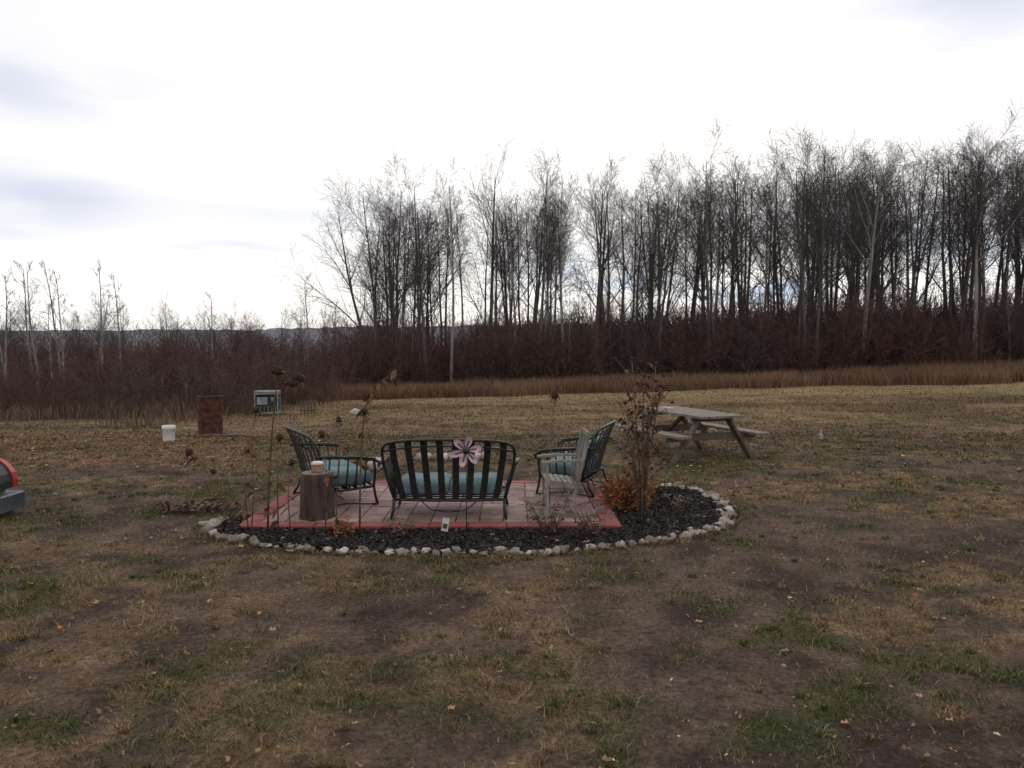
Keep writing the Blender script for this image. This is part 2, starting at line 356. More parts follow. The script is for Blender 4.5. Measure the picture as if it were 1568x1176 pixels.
# ------------------------------------------------------------ garden benches
m_iron=nmat('black_iron',(.008,.010,.009),(.024,.027,.026),30,.5,.2,.1,spec=.4)
m_teal=nmat('teal_cushion',(.075,.12,.135),(.125,.18,.195),6,.9,0,.2)
def bench(name,loc,rz,wt=.70,wb=.585,pillow=False,one=False):
    b=MB();Z0=.19
    def prof(t):
        P=[(-.26,Z0),(-.29,.32),(-.33,.5),(-.38,.66),(-.43,.79),(-.475,.86)]
        f=t*(len(P)-1);i=min(int(f),len(P)-2);u=f-i
        return P[i][0]*(1-u)+P[i+1][0]*u,P[i][1]*(1-u)+P[i+1][1]*u
    def top(s): return 1-.13*abs(s)**2.6
    def bp(s,t):
        tt=t*top(s);y,z=prof(tt);wid=wb+(wt-wb)*min(1,t*1.4)**.8
        return Vector((s*wid,y+.06*(abs(s)**2),z))
    hoop=[bp(-1,i/8) for i in range(8)]+[bp(-1+.125*i,1) for i in range(0,17)]+[bp(1,1-i/8) for i in range(1,9)]
    for it in range(3):
        hoop=[hoop[0]]+[(hoop[i-1]+hoop[i]*2+hoop[i+1])/4 for i in range(1,len(hoop)-1)]+[hoop[-1]]
    b.tube(hoop,.016,6)
    b.tube([bp(-1+.1*i,0) for i in range(21)],.016,6)
    b.tube([bp(-1+.1*i,.80) for i in range(21)],.011,5)
    ns=8
    for i in range(ns):
        s=-1+2*(i+.75)/(ns+.5)
        b.strap([bp(s,t/9) for t in range(10)],(1,0,0),.07,.006)
    for s in (-1,1):
        b.tube([(s*wb,-.26,Z0),(s*wb*1.02,.05,Z0+.01),(s*wb*1.03,.33,Z0+.03)],.015,6)
        b.tube([(s*wt,-.36,.60),(s*(wt+.02),-.2,.60),(s*(wt+.03),.1,.57),(s*(wt+.02),.3,.54),(s*(wt+.01),.37,.50),(s*(wt-.01),.36,.45)],[.015,.018,.02,.02,.018,.012],6)
        b.strap([(s*wt,-.3,.612),(s*(wt+.03),.1,.59),(s*(wt+.02),.32,.555)],(1,0,0),.05,.008)
        b.tube([(s*(wt+.01),.30,.545),(s*(wb+.07),.33,.40),(s*wb*1.03,.33,Z0+.03),(s*wb*1.02,.35,.1),(s*wb*1.05,.37,.012)],.015,6)
        b.tube([(s*wb,-.26,Z0+.02),(s*wb*1.0,-.28,.11),(s*wb*1.03,-.34,.012)],.015,6)
        b.tube([(s*wb*1.03,-.34,.012),(s*wb*1.04,0,.05),(s*wb*1.05,.37,.012)],.01,5)
        for kx in range(5):
            yy=-.2+kx*.105;b.tube([(s*(wb+.01),yy,Z0+.01),(s*(wt+.015),yy,.59)],.010,4)
    b.tube([(-wb,.33,Z0+.03),(0,.35,Z0+.03),(wb,.33,Z0+.03)],.015,6)
    for i in range(5):
        yy=-.2+i*.12;b.strap([(-wb,yy,Z0+.01),(0,yy,Z0+.005),(wb,yy,Z0+.01)],(0,1,0),.05,.005)
    b.tube([(-.3,-.27,Z0),(-.18,-.28,.09),(0,-.28,.07),(.18,-.28,.09),(.3,-.27,Z0)],.007,5)
    o=b.obj(name,[m_iron],loc,rz)
    hw=(wb-.02)/2
    lst=[(0,hw*2)] if one else [(-hw,hw*.985),(hw,hw*.985)]
    for ci,(cx_,cw) in enumerate(lst):
        bm=bmesh.new();bmesh.ops.create_cube(bm,size=2)
        bmesh.ops.subdivide_edges(bm,edges=bm.edges[:],cuts=7,use_grid_fill=True)
        for v in bm.verts:
            x,y,z=v.co;e=1-.06*(abs(x)**6+abs(y)**6)
            v.co=Vector((cx_+x*cw*(1-.04*abs(z)**3),.04+y*.28*(1-.05*abs(z)**3),.315+z*.095*e*(1-.3*max(abs(x),abs(y))**8)+.012*mnoise.noise(Vector((x*3,y*2,z+cx_*9)))))
        me=bpy.data.meshes.new('cushion');bm.to_mesh(me);bm.free();me.materials.append(m_teal)
        for p in me.polygons:p.use_smooth=True
        c=bpy.data.objects.new('seat_cushion_%d'%ci,me);col.objects.link(c);c.parent=o
        if pillow:
            bm=bmesh.new();bmesh.ops.create_cube(bm,size=2)
            bmesh.ops.subdivide_edges(bm,edges=bm.edges[:],cuts=7,use_grid_fill=True)
            for v in bm.verts:
                x,y,z=v.co;v.co=Vector((cx_+x*cw*.9,-.20+y*.06*(1-.5*max(abs(x),abs(z))**6)-z*.05,.53+z*.12))
            me=bpy.data.meshes.new('back_cushion');bm.to_mesh(me);me.materials.append(m_teal);bm.free()
            for p in me.polygons:p.use_smooth=True
            c=bpy.data.objects.new('back_cushion_%d'%ci,me);col.objects.link(c);c.parent=o
    return o
PZ=.063
bench('garden_bench',(-.665,8.66,PZ),0)
bench('garden_bench',(-2.12,9.40,PZ),R(-62),.62,.52)
bench('garden_bench',(.80,10.05,PZ),R(72),.55,.46,True,True)

m_grey=nmat('grey_weathered_wood',(.12,.108,.098),(.26,.235,.215),12,.9,0,.3,(1,1,.3),dist=.005)
q=MB()   # rocking chair, faces -x
for s in (-.23,.23):
    q.strap([(-.42,s,.085),(-.3,s,.04),(-.12,s,.015),(.1,s,.015),(.28,s,.05),(.40,s,.10)],(0,1,0),.028,.03)
    q.beam((.04,s,.03),(.24,s,.90),.035,.03,(0,1,0))
    q.beam((-.2,s,.03),(-.21,s,.58),.028,.028,(0,1,0))
    q.strap([(-.27,s,.585),(-.1,s,.60),(.18,s,.60)],(0,1,0),.05,.022)
    q.beam((-.2,s,.36),(.13,s,.32),.025,.04,(0,0,1))
for i in range(6):
    xx=-.2+i*.062;q.beam((xx,-.24,.39-i*.008),(xx,.24,.39-i*.008),.048,.014)
for i in range(4):
    yy=-.15+i*.1;q.beam((.115,yy,.36),(.225,yy,.86),.028,.01,(0,1,0))
q.beam((.235,-.25,.87),(.235,.25,.87),.02,.07);q.beam((.13,-.23,.4),(.13,.23,.4),.02,.05);q.beam((-.2,-.23,.2),(-.2,.23,.2),.022,.022)
q.obj('rocking_chair',[m_grey],(.57,8.7,PZ),R(3))

# ------------------------------------------------------------ stump with cup
m_bark=nmat('stump_bark',(.024,.016,.014),(.08,.052,.042),14,.95,0,1,(1,1,.25),dist=.03)
m_cut=nmat('cut_wood',(.12,.09,.07),(.2,.155,.125),20,.9)
q=MB();q.lathe([(.19,0),(.182,.05),(.175,.25),(.172,.42),(.168,.47),(.155,.482)],n=40,wob=.03);q.lathe([(.155,.482),(.10,.486),(0.001,.487)],n=40,mi=1,wob=.03)
q.obj('log_stump',[m_bark,m_cut],(-2.08,8.45,PZ))
m_cup=nmat('clay_cup',(.30,.17,.14),(.42,.27,.23),15,.6)
q=MB();q.lathe([(.001,.0),(.05,0),(.06,.02),(.068,.085),(.072,.09),(.066,.092),(.06,.03),(.001,.03)],n=24);q.lathe([(.058,.06),(.058,.105),(.05,.112),(.001,.112)],n=20,mi=1)
q.obj('candle_cup',[m_cup,nmat('candle_wax',(.5,.42,.4),(.6,.52,.5),5,.5)],(-2.06,8.43,PZ+.487))

m_pink=nmat('pink_metal_petals',(.33,.21,.27),(.50,.35,.41),12,.5);m_pdark=nmat('dark_petal_centre',(.06,.02,.04),(.1,.04,.06),12,.5);q=MB()
for i in range(6):
    a=i*math.pi/3+.25;ca,sa=math.cos(a),math.sin(a);prof=[(.03,.010),(.07,.030),(.11,.038),(.145,.028),(.165,.004)]
    vs=[]
    for (r,w) in prof:
        for sgn in (-1,0,1): vs.append((r*ca-sgn*w*sa,-.012-.015*abs(sgn)-.02*(r/.16),r*sa+sgn*w*ca))
    fs=[]
    for k_ in range(4):
        for j in range(2): fs.append((k_*3+j,k_*3+j+1,k_*3+4+j,k_*3+3+j))
    q.add(vs,fs,0,True)
    q.strap([(ca*.03,-.03,sa*.03),(ca*.08,-.034,sa*.08),(ca*.11,-.036,sa*.11)],(-sa,0,ca),.012,.003,2)
q.rock((0,-.03,0),.03,.02,.03,1,2)
q.tube([(0,.0,0),(.005,.0,-.4),(0,0,-.86)],.005,5,1)
q.obj('metal_flower_stake',[m_pink,m_iron,m_pdark],(-.46,7.98,.84))

# ------------------------------------------------------------ plants
m_stalk=nmat('dry_stalk',(.055,.036,.026),(.13,.085,.06),30,.95)
m_dry=nmat('dry_leaf',(.06,.032,.022),(.15,.08,.05),20,.95)
m_head=nmat('dry_flower_head',(.02,.013,.010),(.06,.035,.022),60,.95,0,1)
def leaf(q,p,d,L,W,mi):
    p=Vector(p);d=Vector(d).normalized();sd=d.cross(Vector((random.uniform(-1,1),random.uniform(-1,1),.6))).normalized()
    n=4;vs=[]
    for i in range(n+1):
        t=i/n;c=p+d*L*t+Vector((0,0,-1))*L*.5*t*t;w=W*math.sin(math.pi*min(.97,t*.9+.08))
        cu=d.cross(sd)*(W*.5*random.uniform(-.6,1))
        vs+= [tuple(c-sd*w+cu),tuple(c),tuple(c+sd*w+cu)]
    fs=[]
    for i in range(n):
        for j in range(2): fs.append((i*3+j,i*3+j+1,i*3+4+j,i*3+3+j))
    q.add(vs,fs,mi,True)
def stalk(name,x,y,pts,r=.008,heads=(),nl=8,hr=.04,lz=(.1,.9)):
    q=MB();P=[Vector(p) for p in pts];k=len(P)
    q.tube(P,[r*(1-.5*i/(k-1)) for i in range(k)],5,0)
    for _ in range(nl):
        t=random.uniform(*lz)*(k-1);i=min(int(t),k-2);p=P[i].lerp(P[i+1],t-i)
        a=random.random()*6.28;leaf(q,p,(math.cos(a),math.sin(a),-.3),random.uniform(.06,.13),random.uniform(.012,.03),1)
    for hp in heads:
        hp=Vector(hp);q.rock(hp,hr,hr*.7,hr,2,2,hp.x*9,.4)
        near=min(P,key=lambda v:(v-hp).length);q.tube([near,(near+hp)/2+Vector((0,0,.03)),hp],.004,4,0)
        for i in range(12):
            a=i*.524+random.random()*.3;leaf(q,hp,(math.cos(a),random.uniform(-.3,.3),math.sin(a)),hr*1.6,hr*.28,1)
    return q.obj(name,[m_stalk,m_dry,m_head],(x,y,.03))
stalk('dead_sunflower',-2.45,7.95,[(0,0,0),(.02,0,.5),(.06,0,1.0),(.1,0,1.4),(.15,0,1.6)],.012,[(.13,-.03,1.62),(.27,-.02,1.50),(.33,0,1.55)],10,.055)
stalk('dead_sunflower',-1.5,7.8,[(0,0,0),(.01,0,.5),(.03,0,.9),(.06,0,1.25),(.2,0,1.5),(.38,0,1.62)],.011,[(.06,0,1.22),(.34,0,1.58)],20,.035,(.3,1))
stalk('dead_sunflower',.43,9.05,[(0,0,0),(.0,0,.5),(.03,0,.9),(.05,0,1.28)],.006,[(.05,0,1.3)],3,.045)
stalk('dead_sunflower',-1.85,7.85,[(0,0,0),(.02,0,.5),(.0,0,.98)],.007,[(-.02,0,1.0)],4,.035)
stalk('dead_sunflower',-2.9,8.25,[(0,0,0),(-.12,0,.3),(-.32,0,.65),(-.42,0,.78)],.008,[(-.44,0,.76)],5,.045)
stalk('dead_sunflower',-2.66,8.0,[(0,0,0),(-.03,0,.4),(.0,0,.8)],.007,[(0,0,.82)],5,.03)
stalk('dead_sunflower',-2.3,7.8,[(0,0,0),(.0,0,.5),(.02,0,.95)],.008,[(.03,0,.97)],5,.035)
stalk('dead_sunflower',-2.15,7.7,[(0,0,0),(-.02,0,.4),(.01,0,.72)],.007,[(.02,0,.74)],4,.03)
stalk('dead_sunflower',-2.75,7.95,[(0,0,0),(-.1,0,.3),(-.22,0,.6)],.006,[(-.23,0,.61)],3,.025)
stalk('dead_sunflower',-1.7,7.65,[(0,0,0),(.01,0,.4),(.05,0,.9),(.04,0,1.15)],.007,[(.04,0,1.16)],6,.03)
stalk('dead_sunflower',-2.55,7.75,[(0,0,0),(.03,0,.4),(.02,0,.85),(.06,0,1.22)],.007,[(.07,0,1.24)],6,.035)
q=MB()
for s_ in range(12):
    a=s_*.53+random.random();dx,dy=math.cos(a),math.sin(a)
    hgt=random.uniform(1.0,1.8);sp=random.uniform(.1,.27)
    P=[Vector((dx*.03,dy*.03,0)),Vector((dx*sp*.25,dy*sp*.25,hgt*.35)),Vector((dx*sp*.6,dy*sp*.6,hgt*.7)),Vector((dx*sp*1.2+random.uniform(-.06,.06),dy*sp*1.2,hgt))]
    q.tube(P,[.010,.009,.007,.005],5,0)
    for k_ in range(8):
        t=random.uniform(.7,3);i=min(int(t),2);p=P[i].lerp(P[i+1],t-i);aa=random.random()*6.28;L=random.uniform(.1,.32)
        e=p+Vector((math.cos(aa)*L*.8,math.sin(aa)*L*.8,L*.6));q.tube([p,(p+e)/2+Vector((0,0,-.02)),e],[.004,.003,.002],4,0)
        if random.random()<.55:q.rock(e,.02,.02,.017,2,1,k_)
        for _ in range(2): leaf(q,p.lerp(e,random.random()),(random.uniform(-1,1),random.uniform(-1,1),-.3),random.uniform(.03,.08),random.uniform(.01,.024),1)
    q.rock(P[-1],.025,.022,.02,2,1,s_)
q.obj('dead_flower_plant',[m_stalk,m_dry,m_head],(1.36,8.3,.03))
m_rust=[nmat('rust_foliage_%d'%i,c,tuple(v*1.7 for v in c),20,.9) for i,c in enumerate([(.19,.068,.02),(.12,.045,.018),(.27,.105,.03)])]
def mound(name,x,y,r,hg,n,sz):
    q=MB()
    for i in range(n):
        a=random.random()*6.28;e=math.asin(random.random());rr=random.uniform(.35,1)**.5
        rr*=.8+.6*mnoise.noise(Vector((math.cos(a)*2,math.sin(a)*2,e*2+x)))
        d=Vector((math.cos(a)*math.cos(e),math.sin(a)*math.cos(e),math.sin(e)));p=Vector((d.x*r*rr,d.y*r*rr,d.z*hg*rr+.02))
        leaf(q,p,d+Vector((random.uniform(-.7,.7),random.uniform(-.7,.7),.5)),random.uniform(.5,1.5)*sz,sz*.25,random.choice([0,1,2]))
        if i%10==0:q.tube([(0,0,0),p*.5,p*1.15],.003,4,3)
    q.obj(name,m_rust+[m_stalk],(x,y,.03))
mound('rusty_shrub',1.34,9.1,.33,.50,2000,.042)
mound('rusty_seedling',-1.66,7.8,.10,.22,120,.045)
m_sed=[nmat('sedum_%d'%i,c,tuple(v*1.6 for v in c),30,.95) for i,c in enumerate([(.10,.07,.06),(.16,.115,.105),(.08,.045,.035)])]
def sedum(x,y,n,hg,sp):
    q=MB()
    for i in range(n):
        a=random.random()*6.28;s_=random.random()**.5*sp;hh_=hg*random.uniform(.5,1)
        e=Vector((math.cos(a)*s_,math.sin(a)*s_*.6,hh_));q.tube([(e.x*.2,e.y*.2,0),(e.x*.5,e.y*.5,hh_*.5),tuple(e)],[.004,.003,.002],4,0)
        for k_ in range(14):
            leaf(q,e+Vector((random.uniform(-.05,.05),random.uniform(-.05,.05),random.uniform(-.015,.02))),(random.uniform(-1,1),random.uniform(-1,1),.4),.02,.007,random.choice([0,1,1]))
        for k_ in range(5): leaf(q,e*random.uniform(.2,.9),(random.uniform(-1,1),random.uniform(-1,1),0),.05,.012,2)
    q.obj('dried_sedum',m_sed,(x,y,.035))
sedum(.36,7.8,20,.42,.28);sedum(.75,7.75,14,.30,.2);sedum(-1.1,7.7,8,.2,.2);sedum(1.9,9.0,6,.15,.2)
q=MB()
for i in range(260):
    a=random.random()*6.28;r=random.random()**.5;leaf(q,(math.cos(a)*r*.5,math.sin(a)*r*.14,random.uniform(.02,.09)),(random.uniform(-1,1),random.uniform(-1,1),.5),.07,.02,random.choice([0,2]))
q.obj('dead_leaf_pile',m_sed,(-3.55,9.0,0))
q=MB();q.beam((0,0,0),(0,.01,.12),.02,.006,(0,1,0));q.beam((-.005,0,.1),(.02,.03,.22),.065,.012,(0,1,0),1);q.beam((-.003,-.011,.13),(.008,.004,.17),.04,.004,(0,1,0),0)
q.obj('plant_label',[m_iron,nmat('label_white',(.30,.32,.30),(.42,.42,.40),20,.6)],(-.64,7.55,.03),.2)

# ------------------------------------------------------------ picnic table
m_wood=nmat('weathered_wood',(.055,.042,.034),(.13,.102,.08),7,.9,0,.4,(1,6,6),dist=.01)
m_wood2=nmat('weathered_wood_top',(.095,.08,.07),(.195,.17,.15),7,.85,0,.4,(1,6,6),dist=.01)
q=MB();L=.98
for i in range(6):
    yy=-.34+i*.137;q.box((random.uniform(-.012,.012),yy,.74),(2*L,.126,.038),1)
for s in (-1,1):
    for j in (0,1): q.box((random.uniform(-.01,.01),s*(.68+j*.135),.445),(2*L+.06,.128,.038),1)
    for e in (-1,1):
        q.beam((e*.70,s*.26,.715),(e*.70,s*.76,.0),.04,.13,(1,0,0),0)
for e in (-1,1):
    q.beam((e*.66,-.87,.40),(e*.66,.87,.40),.04,.12,(0,0,1),0)
    q.beam((e*.66,-.40,.69),(e*.66,.40,.69),.04,.09,(0,0,1),0)
    q.beam((e*.62,0,.36),(e*.1,0,.70),.04,.08,(0,1,0),0)
q.box((.5,.1,.775),(.2,.14,.03),2)
q.obj('picnic_table',[m_wood,m_wood2,sm_[3]],(3.0,13.6,h(3,13.7)),R(90+22))

# ------------------------------------------------------------ left objects
m_rusty=nmat('rusted_steel',(.022,.012,.010),(.10,.036,.022),9,.9,.1,.5)
q=MB();pr=[(.001,.05),(.245,.05),(.25,.06)]
for i in range(25):
    z=.06+i*.033;pr.append((.25+(.018 if i in(8,16,24) else 0),z))
pr+=[(.24,.855),(.235,.8),(.23,.1)];q.lathe(pr,n=32)
for a in (0.3,2.4,4.5): q.box((.2*math.cos(a),.2*math.sin(a),.025),(.16,.1,.05),1)
q.obj('burn_barrel',[m_rusty,m_mulch],(-6.38,16.9,h(-6.45,16.9)))
q=MB();q.beam((-.6,0,.04),(.3,.1,.03),.14,.04);q.beam((-.2,.25,.05),(.6,-.1,.02),.09,.04);q.obj('scrap_boards',[m_wood],(-5.85,16.6,h(-5.9,16.6)))
m_white=nmat('white_plastic',(.50,.50,.50),(.60,.60,.60),5,.5)
q=MB();q.lathe([(.001,0),(.105,0),(.11,.02),(.122,.25),(.130,.255),(.131,.285),(.126,.32),(.12,.325),(.115,.3),(.10,.02),(.001,.02)],n=24);q.tube([(.13*math.cos(a),.13*math.sin(a)*.5-.08,.27-.12*math.sin(a)) for a in [math.pi*i/8 for i in range(9)]],.004,4,1)
q.obj('plastic_bucket',[m_white,m_iron],(-6.75,15.7,h(-6.6,15.9)))
m_galv=nmat('galvanised',(.14,.15,.16),(.27,.28,.29),6,.5,.4,.1);m_dark=nmat('dark_panel',(.012,.012,.013),(.03,.03,.03),5,.6)
q=MB();q.box((0,0,.37),(.6,.5,.5),1)
for sx in(-1,1):
    for sy in(-1,1): q.beam((sx*.33,sy*.28,0),(sx*.33,sy*.28,.72),.03,.03,(0,1,0))
for z in (.1,.66,.72):
    for s in(-1,1): q.beam((-.33,s*.285,z),(.33,s*.285,z),.03,.03);q.beam((s*.335,-.28,z),(s*.335,.28,z),.03,.03)
q.box((0,0,.675),(.62,.52,.09));q.box((-.12,-.262,.45),(.3,.02,.22));q.box((.2,-.262,.5),(.12,.02,.1));
for i in range(6): q.beam((-.28+i*.11,-.29,.12),(-.28+i*.11,-.29,.3),.012,.012,(0,1,0))
q.obj('portable_generator',[m_galv,m_dark],(-7.3,23.9,h(-7.3,23.9)),.15)
q=MB()
for i in range(5): q.beam((-.2+i*.1,0,0),(-.2+i*.1,0,.42),.05,.02,(0,1,0))
q.beam((-.25,.02,.1),(.25,.02,.1),.03,.06);q.beam((-.25,.02,.34),(.25,.02,.34),.03,.06)
q.obj('wood_pallet',[m_wood],(-6.25,24.5,h(-6.2,24.5)),.3)
for (x,y,hh_) in [(-11.8,27,1.2),(-10.6,26,1.0),(-16,27,1.1)]:
    q=MB();q.tube([(0,0,-.1),(.02,0,hh_*.5),(.0,0,hh_)],[.04,.035,.03],7);q.obj('fence_post',[m_wood],(x,y,h(x,y)))
q=MB();q.tube([(0,0,0),(.02,0,.4)],.01,6);q.box((.02,0,.42),(.04,.02,.06));q.obj('survey_stake',[m_wood2],(12.4,23.5,h(12.4,23.5)))
m_red=nmat('red_plastic',(.22,.014,.010),(.32,.03,.018),5,.5,spec=.4);m_tl=nmat('slate_plastic',(.03,.042,.05),(.055,.075,.085),5,.5)
q=MB()
def wheel(cx_,cy_,r,w):
    n=24;prf=[(r*.5,-w/2),(r*.93,-w/2),(r,-w*.3),(r,w*.3),(r*.93,w/2),(r*.5,w/2)];vs=[];fs=[]
    for (rr,yy) in prf:
        for j in range(n):
            a=2*math.pi*j/n;vs.append((cx_+rr*math.cos(a),cy_+yy,r+rr*math.sin(a)))
    for i in range(5):
        for j in range(n): fs.append((i*n+j,i*n+(j+1)%n,(i+1)*n+(j+1)%n,(i+1)*n+j))
    fs.append(tuple(range(n)));fs.append(tuple(5*n+j for j in range(n)))
    q.add(vs,fs,1,True)
for sy in (-1,1): wheel(-.05,sy*.26,.13,.11);wheel(-.75,sy*.22,.12,.09)
q.box((-.4,0,.24),(.9,.36,.16),2);q.box((.08,0,.17),(.34,.42,.18),2);q.box((-.7,0,.42),(.42,.3,.24),0)
arc=[(-.25+.33*math.cos(a),0,.37+.27*math.sin(a)) for a in [R(-12)+R(192)*i/12 for i in range(13)]]
for s in(-.16,.16): q.strap([(p[0]+.08,s,p[2]) for p in arc],(0,1,0),.08,.05,0)
q.strap([(p[0]*.92+.06,0,p[2]*.94+.015) for p in arc],(0,1,0),.24,.07,1)
q.strap([(-.02,0,.26),(.0,0,.42),(-.06,0,.56)],(0,1,0),.32,.1,1)
q.tube([(-.45,0,.5),(-.36,0,.7)],.015,6,1)
q.obj('ride_on_toy_tractor',[m_red,m_dark,m_tl],(-5.74,8.75,h(-5.6,8.7)))
m_dove=nmat('dove_feathers',(.13,.12,.115),(.26,.24,.225),10,.9);q=MB()
q.rock((0,0,.11),.085,.05,.055,0,3,1,.05);
q.tube([(.05,0,.13),(.075,0,.165),(.085,0,.185)],[.035,.024,.022],8);q.rock((.09,0,.195),.026,.022,.023,0,3,3,.03)
q.tube([(.11,0,.193),(.135,0,.188)],[.006,.001],5,1);q.strap([(-.05,0,.105),(-.11,0,.09),(-.17,0,.075)],(0,1,0),.045,.012)
for s in(-1,1):q.tube([(.0,s*.018,.07),(.005,s*.018,0),(.025,s*.018,0)],.004,4,1)
q.obj('dove',[m_dove,m_dark],(6.0,15.5,h(6,15.5)),R(70))

# ------------------------------------------------------------ trees
def rv(a): return Vector((random.uniform(-a,a),random.uniform(-a,a),random.uniform(-a,a)))
def branch(q,p,d,L,r,lvl,cfg):
    ns=cfg['seg'][lvl];P=[p.copy()];d=d.normalized();rad=[r]
    for i in range(ns):
        d=(d+rv(cfg['wob'][lvl])+Vector((0,0,cfg['up'][lvl]))).normalized();P.append(P[-1]+d*L/ns)
        rad.append(max(r*(1-(i+1)/ns*.85),cfg['rmin']))
    mi=0 if lvl<2 else 1
    q.tube(P,rad,cfg['sd'][lvl],mi,False)
    if lvl+1>=len(cfg['seg']):return
    nch=cfg['n'][lvl]
    if lvl==1: nch=max(3,int(nch*min(1.5,L/2.2)))
    for k_ in range(nch):
        t0=cfg['t0'][lvl];t=t0+(1-t0)*(k_+random.random())/nch
        f=t*ns;i=min(int(f),ns-1);pp=P[i].lerp(P[i+1],f-i);dd=(P[i+1]-P[i]).normalized()
        ax=dd.orthogonal().normalized();ax.rotate(Matrix.Rotation(random.random()*6.28,3,dd))
        ang=R(random.uniform(*cfg['ang'][lvl]));nd=dd*math.cos(ang)+ax*math.sin(ang)
        if lvl==0: LL=L*cfg['bl']*(1.05-.75*t)*random.uniform(.45,1.4)
        else: LL=L*(cfg.get('lf',.64)-.32*t)*random.uniform(.5,1.2)
        rr=max(min(rad[i]*.5,LL*.013+.003),cfg['rmin'])
        branch(q,pp,nd,LL,rr,lvl+1,cfg)
def bark(n,c1,c2): return nmat(n,c1,c2,5,.95,0,.5,(1,1,.3),dist=.03)
b_dark=bark('dark_bark',(.034,.028,.027),(.082,.070,.066));b_mid=bark('grey_bark',(.055,.048,.046),(.12,.108,.103));b_pale=bark('pale_bark',(.12,.108,.102),(.25,.23,.22))
b_twig=nmat('twigs',(.050,.040,.043),(.088,.073,.077),2,.95,0,0);b_brush=nmat('brush_twigs',(.062,.030,.025),(.11,.058,.047),1,.95,0,0)
b_brush2=nmat('brush_grey',(.048,.034,.031),(.10,.074,.066),1,.95,0,0)
def tree_mesh(name,Ht,mats,**kw):
    cfg=dict(seg=[12,6,4,2],wob=[.05,.13,.16,.18],up=[.05,.07,.04,.02],sd=[7,4,3,3],n=[14,8,7],t0=[.38,.2,.15],ang=[(22,52),(25,58),(28,60)],bl=.36,rmin=.0055)
    cfg.update(kw);q=MB();r=Ht*.011*random.uniform(.75,1.2)
    r=kw.get('r0') or r
    branch(q,Vector((0,0,-.2)),Vector((random.uniform(-.05,.05),random.uniform(-.05,.05),1)),Ht,r,0,cfg)
    o=q.obj(name,mats);me=o.data;bpy.data.objects.remove(o);return me
TM=[]
for i in range(12):
    mats=[[b_dark,b_pale,b_mid,b_dark,b_dark,b_mid][i%6],b_twig]
    if i%3==2: TM.append(tree_mesh('tm',13,mats,n=[9,11,7],t0=[.3,.2,.15],bl=.52,ang=[(18,42),(25,52),(28,60)]))
    elif i%3==1: TM.append(tree_mesh('tm',13,mats,n=[12,8,7],t0=[.5,.18,.12],bl=.46,ang=[(22,48),(25,58),(28,60)]))
    else: TM.append(tree_mesh('tm',13,mats,t0=[.36+.05*(i%3),.18,.12],bl=.40))
def inst(name,me,x,y,s,parent=None,tilt=0,sz=1):
    o=bpy.data.objects.new(name,me);o.location=(x,y,h(x,y)-.05);o.rotation_euler=(random.uniform(-.05,.05),random.uniform(-.05,.05)+tilt,random.random()*6.28)
    o.scale=(s,s,s*sz);col.objects.link(o)
    if parent:o.parent=parent
    return o
def empty(n):
    e=bpy.data.objects.new(n,None);col.objects.link(e);return e
wood=empty('bare_woodland')
for i in range(190):
    u=random.random();y=45+24*random.random()**1.2;x=-9*y/48+random.random()*(58+.22*y)
    az=x/y
    top=11.3+1.8*sm((az+.18)/.75)+.3*math.sin(az*23)
    s=top/13*(y/50)**.75*random.uniform(.89,1.0)
    inst('tree',random.choice(TM),x,y,float(s),wood,0,1)
for (x,y,s,ti,mi_) in [(-7.6,46,.88,-.10,2),(-6.8,47,.9,-.04,5),(-8.2,48,.82,-.14,8),(-5.2,45.5,.9,0,3),(-3.4,45,.9,.02,1),(-1.2,46,.93,0,4),(1.5,45,.93,0,2),(3,45.5,.9,0,1),(11,45,.95,0,5),(12.5,46,.92,.0,6),(17,45,.98,0,2),(20,46,.93,0,7),(26,46,.98,0,0),(30,45,1.0,.05,8)]:
    o=inst('edge_tree',TM[mi_],x,y,s,wood);o.rotation_euler=(0,ti,random.random()*6.28)
    if ti<-.05:o.rotation_euler=Matrix.Rotation(ti,3,'Y').to_euler()
SM=[tree_mesh('sap',6,[[b_mid,b_pale][i%2],b_twig],n=[13,5,4],t0=[.2,.2,.1],bl=.28,rmin=.007,r0=.04) for i in range(4)]
for i in range(130):
    y=44+22*random.random();x=-9*y/48+random.random()*60
    inst('sapling',random.choice(SM),x,y,random.uniform(.7,1.35),wood)
def brush_mesh(hg,sp,n,mat,seed):
    q=MB();cfg=dict(seg=[4,3,2],wob=[.15,.25,.3],up=[.04,.04,.02],sd=[3,3,3],n=[7,5],t0=[.12,.1],ang=[(25,60),(30,70)],bl=.5,rmin=.0085,lf=.75)
    for i in range(n):
        a=random.random()*6.28;r=random.random()**.5*sp
        branch(q,Vector((math.cos(a)*r,math.sin(a)*r,-.1)),Vector((math.cos(a)*.5*r/sp,math.sin(a)*.5*r/sp,1)),hg*random.uniform(.35,1.05),.014,0,cfg)
    o=q.obj('b',[mat,mat]);me=o.data;bpy.data.objects.remove(o);return me
BM=[brush_mesh(3.0,1.4,34,m_,i) for i,m_ in enumerate([b_brush,b_brush2,b_brush,b_brush2])]
under=empty('woodland_undergrowth')
for i in range(440):
    y=44+20*random.random()**1.2;x=-8.5*y/48+random.random()*(48+.25*y)
    inst('brush',BM[random.choice([0,2,1,3,0])],x,y,random.uniform(.6,1.35)*(.85+.2*float(sm((x+5)/30.))),under,0,random.uniform(.9,1.5))
lb=empty('hedgerow_brush')
for i in range(150):
    x=-38+random.random()*31;y=30+random.random()*24
    if fbm(x*.25,y*.2,91)<.38:continue
    inst('brush',random.choice(BM),x,y,random.uniform(.35,.95),lb)
